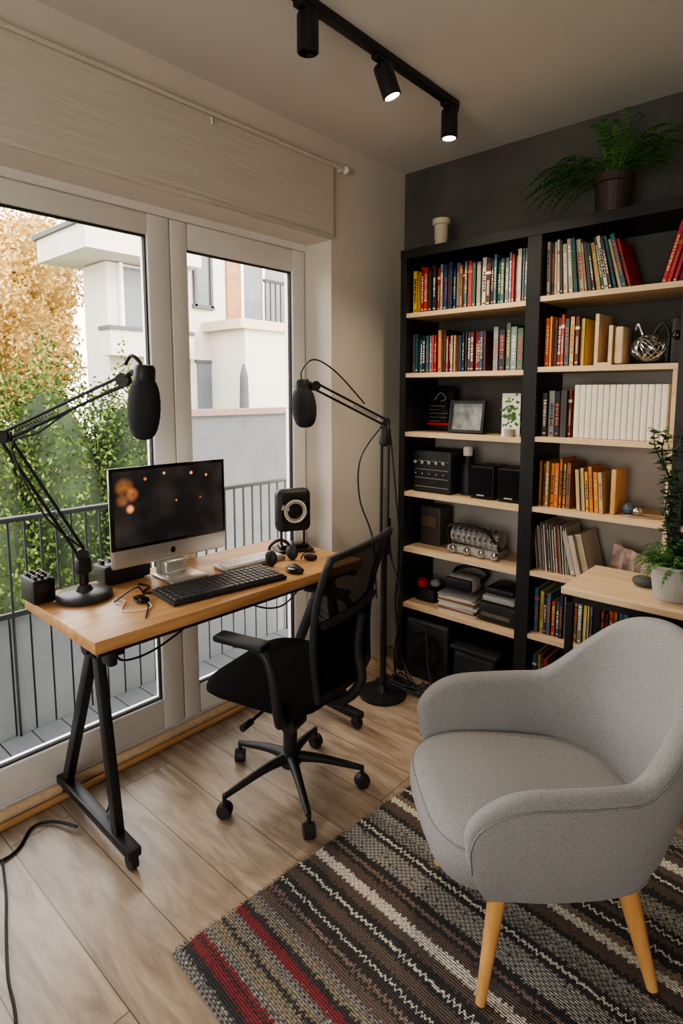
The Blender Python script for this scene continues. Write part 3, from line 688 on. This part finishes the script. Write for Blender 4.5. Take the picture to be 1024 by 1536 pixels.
# ---------------------------------------------------------------- mic arms
def mic(b,c,w,h,tilt=.12):
    T=rotT(c,tilt,'Y')
    pr=[]
    n=26
    for i in range(n+1):
        t=i/n; a=-math.pi/2+math.pi*t; r=w/2*max(.04,math.cos(a))**.62; r*=1+.018*(i%2); pr.append((r,h/2*math.sin(a)*1.0))
    b.lathe(pr,M_foam,c,n=24,T=T)
    b.lathe([(w*.30,h*.38),(w*.33,h*.40),(w*.33,h*.62),(w*.27,h*.68),(.01,h*.69)],M_plas,c,n=20,T=T)
def arm_pair(b,p0,p1,off=.014,r=.0055):
    p0=Vector(p0);p1=Vector(p1); d=(p1-p0).normalized(); u=Vector((0,0,1)); o=(u-d*u.dot(d)); o=(o.normalized() if o.length>.05 else Vector((1,0,0)))*off
    for s in (-1,1): b.tube([tuple(p0+o*s),tuple(p1+o*s)],r,M_blk,8)
    q0=p0+d*.05; L=(p1-p0).length*.35; pts=[]
    e=d.cross(o).normalized()
    for i in range(90):
        t=i/89; a=t*2*math.pi*14; pts.append(tuple(q0+d*L*t+(o.normalized()*math.cos(a)+e*math.sin(a))*.006))
    b.tube(pts,.0012,M_blk,4)
    for p in (p0,p1):
        s=e*.014; b.tube([tuple(p-s),tuple(p+s)],.022,M_plas,14)
b=B('microphone_boom_arm')
bc=(-.012,-1.902)
b.lathe([(.092,0),(.095,.004),(.095,.018),(.085,.026),(.03,.03),(.02,.05),(.018,.05)],mat('dark_grey_metal',(.05,.05,.055),.4,metal=.3),(bc[0],bc[1],ZD),n=40)
b.tube([(bc[0],bc[1],ZD+.03),(bc[0],bc[1],ZD+.15)],.016,M_blk,14); b.rbox((bc[0],bc[1],ZD+.12),(.04,.05,.06),M_plas,.01)
E=(-.105,-2.10,1.365); Tp=(.235,-1.85,1.55)
arm_pair(b,(bc[0],bc[1],ZD+.16),E); arm_pair(b,E,Tp)
b.tube([Tp,(.27,-1.84,1.575),(.30,-1.835,1.56)],.011,M_blk,8,4)
mic(b,(.318,-1.83,1.46),.10,.20,.1)
b.tube([(.25,-1.85,1.60),(.29,-1.85,1.625),(.325,-1.84,1.60),(.335,-1.83,1.56)],.006,M_blk,8,6)
b.tube([(bc[0]+.01,bc[1],ZD+.18),(-.02,-2.02,1.1),(-.07,-2.09,1.33),(.0,-2.03,1.38),(.1,-1.95,1.46),(.24,-1.85,1.53)],.0035,M_plas,6,6)
b.done()
b=B('microphone_floor_stand')
sc=(.315,-.575)
b.lathe([(.12,0),(.12,.014),(.03,.022),(.02,.05)],M_blk,(sc[0],sc[1],0),n=32)
b.tube([(sc[0],sc[1],.02),(sc[0],sc[1],.75)],.016,M_blk,12); b.rbox((sc[0],sc[1],.76),(.045,.045,.08),M_plas,.01)
E=(sc[0],sc[1],1.37); Tp=(.19,-.925,1.54)
arm_pair(b,(sc[0],sc[1],.80),E,.020,.008); arm_pair(b,E,Tp)
b.rbox((sc[0],sc[1],1.30),(.05,.05,.09),M_plas,.015)
b.tube([Tp,(.175,-.95,1.555),(.165,-.96,1.54)],.010,M_blk,8,4)
mic(b,(.162,-.965,1.445),.108,.18,-.12)
b.tube([(.165,-.965,1.53),(.15,-.97,1.60),(.19,-.93,1.655),(.25,-.85,1.60),(.29,-.7,1.46)],.0035,M_plas,6,8)
b.tube([(.31,-.6,1.35),(.25,-.68,1.2),(.23,-.66,1.0),(.28,-.62,.8),(.29,-.6,.5)],.004,M_plas,6,8)
b.tube([(.33,-.55,1.3),(.36,-.54,1.0),(.37,-.51,.7),(.34,-.49,.3),(.40,-.46,.02)],.004,M_plas,6,8)
b.tube([(.33,-.55,.9),(.30,-.5,.7),(.38,-.52,.5),(.33,-.5,.2),(.30,-.44,.02)],.005,M_plas,6,8)
b.done()
b=B('floor_cables')
for k in range(8):
    pts=[(.20+U(0,.15),-.40+U(-.03,.03),.006)]
    for i in range(5): pts.append((.22+U(0,.5),-.43+U(-.07,.07),.006+.006*k*.4))
    b.tube(pts,.004,M_plas,6,8)
b.tube([(.25,-.36,.62),(.23,-.36,.4),(.28,-.38,.15),(.40,-.42,.03),(.55,-.42,.006)],.005,M_plas,6,8)
b.tube([(.31,-.34,.30),(.42,-.36,.30),(.45,-.38,.14),(.52,-.42,.01),(.60,-.44,.006)],.005,M_plas,6,8)
b.tube([(.10,-2.02,.02),(.0,-2.06,.01),(-.03,-2.12,.006),(.05,-2.22,.006),(.0,-2.4,.006)],.005,M_plas,6,8)
b.tube([(.05,-2.24,.006),(.20,-2.28,.006),(.334,-2.325,.006),(.48,-2.37,.006),(.62,-2.40,.006),(.9,-2.5,.006)],.004,M_plas,6,8)
b.done()

# ---------------------------------------------------------------- office chair
OC=(.478,-1.365); oz=-math.radians(76.5)
b=B('office_chair',(OC[0],OC[1],0),oz)
for k in range(5):
    a=math.radians(41.7+72*k)-oz; c,s=math.cos(a),math.sin(a)
    P=lambda r,z,o=0:(r*c-o*s,r*s+o*c,z)
    b.tube([P(.03,.125),P(.12,.115),P(.27,.078)],[.022,.011],M_plas,10,4)
    b.tube([P(.275,.085),P(.275,.05)],.008,M_plas,8)
    tw=U(0,3); u=Vector((math.cos(tw),math.sin(tw),0)); q=Vector(P(.275,.025))
    for sg in (-1,1): b.tube([tuple(q+u*sg*.006),tuple(q+u*sg*.020)],.025,M_rub,16)
    b.tube([tuple(q-u*.011),tuple(q+u*.011)],.028,M_plas,14)
b.lathe([(.035,.09),(.04,.10),(.036,.145),(.027,.15),(.027,.26),(.018,.262),(.018,.40)],M_plas,n=20)
b.rbox((0,.02,.405),(.16,.22,.05),M_plas,.015,3)
b.tube([(.05,.0,.40),(.27,.0,.39)],.006,M_plas); b.tube([(.24,.0,.39),(.29,.0,.39)],.012,M_plas)
b.tube([(.12,.12,.385),(.20,.12,.385)],.03,M_plas,16)
def cushion(b,cx,cy,hx,hy,z0,z1,mt,ex=3.2,n=40,front_drop=0,puff=.012):
    vs=[];fs=[]
    prof=[(.80,0),(.93,.08),(1,.35),(1,.6),(.965,.86),(.88,.97),(.6,1.0),(.25,1.02)]
    for (k,t) in prof:
        for j in range(n):
            a=2*math.pi*j/n; ca,sa=math.cos(a),math.sin(a)
            x=math.copysign(abs(ca)**(2/ex),ca)*hx*k; y=math.copysign(abs(sa)**(2/ex),sa)*hy*k
            z=z0+(z1-z0)*t + puff*(1-k)
            z-=front_drop*max(0,(-y/hy))**3
            vs.append((cx+x,cy+y,z))
    m=len(prof)
    for i in range(m-1):
        for j in range(n): fs.append((i*n+j,i*n+(j+1)%n,(i+1)*n+(j+1)%n,(i+1)*n+j))
    fs.append(tuple(range(n-1,-1,-1))); fs.append(tuple((m-1)*n+j for j in range(n)))
    b.add(vs,fs,mt)
cushion(b,0,-.02,.245,.245,.425,.495,M_fabb,4,front_drop=.03)
def backpt(u,v):
    z=.50+.505*v; w=.190+.045*v-.008*v*v
    y=.235+.085*v-.045*math.sin(v*math.pi*.9)-.03*(u*u)
    return (u*w,y+0.03,z-.006*u*u*(1 if v>.9 else 0))
n,m=12,16
vs=[backpt(-1+2*i/n,j/m) for j in range(m+1) for i in range(n+1)]
fs=[(j*(n+1)+i,j*(n+1)+i+1,(j+1)*(n+1)+i+1,(j+1)*(n+1)+i) for j in range(m) for i in range(n)]
b.add(vs,fs,M_mesh)
fr=[backpt(-1,j/m) for j in range(m+1)]+[backpt(-1+2*i/n,1) for i in range(1,n+1)]+[backpt(1,1-j/m) for j in range(1,m+1)]+[backpt(1-2*i/n,0) for i in range(1,n+1)]
b.tube(fr,.013,M_plas,8,0)
vs=[];fs=[]
for j in range(6):
    for i in range(n+1):
        p=backpt(-.98+1.96*i/n,.02+.50*j/5); vs.append((p[0],p[1]-.012,p[2]))
for j in range(5):
    for i in range(n): fs.append((j*(n+1)+i,j*(n+1)+i+1,(j+1)*(n+1)+i+1,(j+1)*(n+1)+i))
b.add(vs,fs,M_fabb)
lum=[(backpt(-.9+1.8*i/8,.52)[0],backpt(-.9+1.8*i/8,.52)[1]+.015,.76) for i in range(9)]
b.tube(lum,.014,M_plas,8)
b.tube([(0,.08,.40),(0,.22,.41),(0,.30,.50),(0,.285,.62),(0,.30,.75)],[.022,.016],M_plas,10,5)
for s in (-1,1):
    b.tube([(s*.10,.12,.41),(s*.24,.13,.42),(s*.28,.14,.46),(s*.29,.13,.58),(s*.288,.10,.66),(s*.285,.04,.685),(s*.285,-.03,.682)],[.018,.014],M_plas,10,5)
    b.rbox((s*.285,-.0,.695),(.065,.20,.024),M_plas,.011,3)
b.done(angle=50)

# ---------------------------------------------------------------- armchair
RZ=.012
ch=B('armchair',(1.437,-1.298,RZ),-math.radians(44))
def smooth(x): x=max(0,min(1,x)); return x*x*(3-2*x)
HX,YB,YF,YS=.315,.31,-.345,.0
path=[]
NA=18;NB=60
for i in range(NA): path.append((HX-.02*(1-i/NA)**2,YF+(YS-YF)*i/NA))
for i in range(NB+1):
    a=math.pi*i/NB; e=2/2.3
    ca,sa=math.cos(a),math.sin(a)
    path.append((math.copysign(abs(ca)**e,ca)*HX,YS+abs(sa)**e*(YB-YS)))
for i in range(1,NA+1): path.append((-HX+.02*(i/NA)**2,YS+(YF-YS)*i/NA))
npth=len(path); pts=path
rings=[]
for i,(x,y) in enumerate(pts):
    xa,ya=pts[max(i-1,0)];xb,yb=pts[min(i+1,npth-1)]
    tx,ty=xb-xa,yb-ya; l=math.hypot(tx,ty); nx,ny=ty/l,-tx/l
    if nx*x+ny*(y+.1)<0: nx,ny=-nx,-ny
    kb_=smooth((y-.07)/.25)
    h=.605+.235*kb_+.022*smooth(1-abs(x)/.26)
    f_=max(0,(-y-.12)/.228)
    if f_>0: h=.395+.21*math.sqrt(max(0,1-f_**2.6))
    th=.056-.012*smooth(f_)+.008*kb_
    zb=.305
    ring=[]
    def place(off,z):
        tz=(z-zb)/.32
        k=.84+.16*min(1,max(0,tz))**.5
        lean=.17*max(0,z-.42)*smooth((y+.05)/.32)
        fo=.06*(1-min(1,max(0,tz*1.5)))*smooth((-y-.1)/.2)
        return ((x+nx*off)*k,(y+ny*off)*k+lean+fo,z)
    for q in range(7):
        z=zb+(h-.03-zb)*q/6; ring.append(place(.012*math.sin(math.pi*q/6),z))
    for q in range(1,8):
        a=math.pi*q/8; ring.append(place(-th/2+th/2*math.cos(a),h-.03+.03*math.sin(a)))
    for q in range(7):
        z=(h-.03)+( .36-(h-.03))*q/6; ring.append(place(-th-.010*math.sin(math.pi*q/6),z))
    ring.append(place(-th*.6,zb+.005))
    rings.append(ring)
k=len(rings[0]); vs=[p for r in rings for p in r]; fs=[]
for i in range(npth-1):
    for j in range(k): fs.append((i*k+j,i*k+(j+1)%k,(i+1)*k+(j+1)%k,(i+1)*k+j))
fs.append(tuple(range(k))); fs.append(tuple((npth-1)*k+j for j in reversed(range(k))))
ch.add(vs,fs,M_fab)
M_pipe=mat('grey_piping',(.235,.23,.23),.9,var=.2,scale=200)
ch.tube([(r[6][0]*1.003,r[6][1]*1.003,r[6][2]) for r in rings],.0028,M_pipe,6)
n=64; vs=[];fs=[]
prof=[(.66,.06),(.84,.08),(.95,.2),(1,.45),(1.0,.62),(.975,.82),(.92,.94),(.8,1.0),(.55,1.03),(.2,1.04)]
for (kk,t) in prof:
    for j in range(n):
        a=2*math.pi*j/n; ca,sa=math.cos(a),math.sin(a); e=2/3.6
        x=math.copysign(abs(ca)**e,ca)*.262*kk; y=math.copysign(abs(sa)**e,sa)*.305*kk-.055
        z=.285+.165*t-.03*smooth((y+.2)/.4)*t
        vs.append((x,y,z))
m=len(prof)
for i in range(m-1):
    for j in range(n): fs.append((i*n+j,i*n+(j+1)%n,(i+1)*n+(j+1)%n,(i+1)*n+j))
fs.append(tuple(range(n-1,-1,-1))); fs.append(tuple((m-1)*n+j for j in range(n)))
ch.add(vs,fs,M_fab)
ch.tube([vs[5*n+j] for j in range(n)]+[vs[5*n]],.0022,M_pipe,6)
cushion(ch,0,0,.25,.24,.272,.33,M_fab,3)
for sx in (-1,1):
    ch.tube([(sx*.175,-.185,.30),(sx*.218,-.240,.001)],[.024,.0125],M_legw,16)
    ch.tube([(sx*.15,.14,.30),(sx*.215,.205,.001)],[.030,.014],M_legw,16)
ch.done(angle=60)

# ---------------------------------------------------------------- rug
b=B('striped_rug',(.743,-2.053,0),-math.radians(5))
nx_,ny_=40,36; W_,L_=1.75,1.45
vs=[];fs=[]
for j in range(ny_+1):
    for i in range(nx_+1):
        x=W_*i/nx_+ (.004*math.sin(j*1.7) if i in(0,nx_) else 0); y=L_*j/ny_; vs.append((x,y,.009+.0015*math.sin(i*.9)*math.sin(j*.7)))
for j in range(ny_):
    for i in range(nx_): a=j*(nx_+1)+i; fs.append((a,a+1,a+nx_+2,a+nx_+1))
b.add(vs,fs,M_rug)
b.box((.003,.003,.0005),(W_-.003,L_-.003,.007),M_rug)
for j in range(150):
    y=L_*j/150; b.add([(0,y,.008),(0,y+.006,.008),(-.012-U(0,.01),y+U(-.004,.008),.002)],[(0,1,2)],M_rug)
b.done()

# ---------------------------------------------------------------- side table with plants
b=B('side_table')
b.rbox((1.56,-.52,.787),(.65,.37,.026),M_shelf,.003)
b.box((1.25,-.69,.745),(1.87,-.665,.774),M_blk); b.box((1.25,-.375,.745),(1.87,-.35,.774),M_blk); b.box((1.25,-.69,.745),(1.275,-.35,.774),M_blk); b.box((1.845,-.69,.745),(1.87,-.35,.774),M_blk)
for x in (1.25,1.845):
    for y in (-.69,-.375): b.box((x,y,.011),(x+.025,y+.025,.774),M_blk)
b.box((1.25,-.69,.10),(1.275,-.35,.125),M_blk); b.box((1.845,-.69,.10),(1.87,-.35,.125),M_blk)
b.done(smooth=False)
b=S('potted_plant'); pc=(1.575,-.57,.8005)
b.lathe([(.06,0),(.064,.005),(.08,.11),(.084,.115),(.084,.125),(.076,.125),(.072,.11),(.01,.11)],M_greypot,pc,n=32); b.lathe([(.074,.108),(.01,.112)],M_soil,pc)
for i in range(60): frond(b,(pc[0]+U(-.04,.04),pc[1]+U(-.04,.04),pc[2]+.11),U(0,2*math.pi),U(.07,.16),U(.03,.09),U(.0,.10),M_green,.018,10)
for k in range(6):
    x0,y0=pc[0]+U(-.03,.05),pc[1]+U(-.02,.03); pts=[(x0,y0,pc[2]+.1)]
    for i in range(1,10): pts.append((x0+.012*math.sin(i*1.3+k)+.01*i*(k-2.5)*.4,y0+.012*math.cos(i*1.1+k),pc[2]+.1+i*.052))
    b.tube(pts,[.005,.002],M_dgreen,6,4)
    for p in pts[1:]:
        for q in range(14):
            a=U(0,6.28); l=U(.02,.042); d=Vector((math.cos(a),math.sin(a),U(-.5,.5)))*l; s=Vector((-math.sin(a),math.cos(a),0))*l*.35; P0=Vector(p)+Vector((0,0,U(-.025,.025)))
            b.add([tuple(P0),tuple(P0+d*.5+s),tuple(P0+d),tuple(P0+d*.5-s)],[(0,1,2,3)],random.choice([M_dgreen,M_dgreen,M_green]))
b.done(smooth=False)
b=S('round_paperweight'); b.ell((1.46,-.50,.8205),(.04,.035,.02),M_greyout); b.done()

# ---------------------------------------------------------------- light
w=bpy.data.worlds.new('sky'); bpy.context.scene.world=w; w.use_nodes=True; nt=w.node_tree; bg=nt.nodes['Background']
tc=nt.nodes.new('ShaderNodeTexCoord'); sp=nt.nodes.new('ShaderNodeSeparateXYZ'); nt.links.new(tc.outputs['Generated'],sp.inputs[0])
cr=nt.nodes.new('ShaderNodeValToRGB'); cr.color_ramp.elements[0].position=.0; cr.color_ramp.elements[0].color=(1,.90,.785,1); cr.color_ramp.elements[1].position=.7; cr.color_ramp.elements[1].color=(.96,.95,.97,1)
nt.links.new(sp.outputs[2],cr.inputs[0]); nt.links.new(cr.outputs[0],bg.inputs[0]); bg.inputs[1].default_value=8.3
sd=bpy.data.lights.new('sun','SUN'); sd.energy=4.5; sd.angle=.1; sd.color=(1,.86,.68); so=bpy.data.objects.new('sun',sd); bpy.context.collection.objects.link(so)
dirn=Vector((-.75,-.35,-.5)); so.rotation_euler=dirn.to_track_quat('-Z','Y').to_euler(); so.location=(5,3,8)
def portal(name,loc,rot,sx,sy):
    l=bpy.data.lights.new(name,'AREA'); l.shape='RECTANGLE'; l.size=sx; l.size_y=sy; l.cycles.is_portal=True
    o=bpy.data.objects.new(name,l); bpy.context.collection.objects.link(o); o.location=loc; o.rotation_euler=rot
portal('window_portal',(-.3,-1.7,1.13),Vector((1,0,0)).to_track_quat('-Z','Y').to_euler(),2.3,2.3)
portal('window_portal.001',((wx0+wx1)/2,YN-.25,(wz0+wz1)/2),Vector((0,1,0)).to_track_quat('-Z','Y').to_euler(),2.05,1.7)  # sampling portal of the added rear window
try:
    vsx=bpy.context.scene.view_settings; vsx.view_transform='AgX'; vsx.look='AgX - Medium High Contrast'
except Exception as e: print(e)

cam=bpy.data.cameras.new('camera'); co=bpy.data.objects.new('camera',cam); bpy.context.collection.objects.link(co)
co.location=(2.024,-2.806,1.508); co.rotation_euler=(math.radians(83.3),0,math.radians(41.7))
cam.sensor_fit='VERTICAL'; cam.sensor_height=36; cam.lens=20.625; cam.shift_y=-.0488; cam.clip_start=.05
bpy.context.scene.camera=co
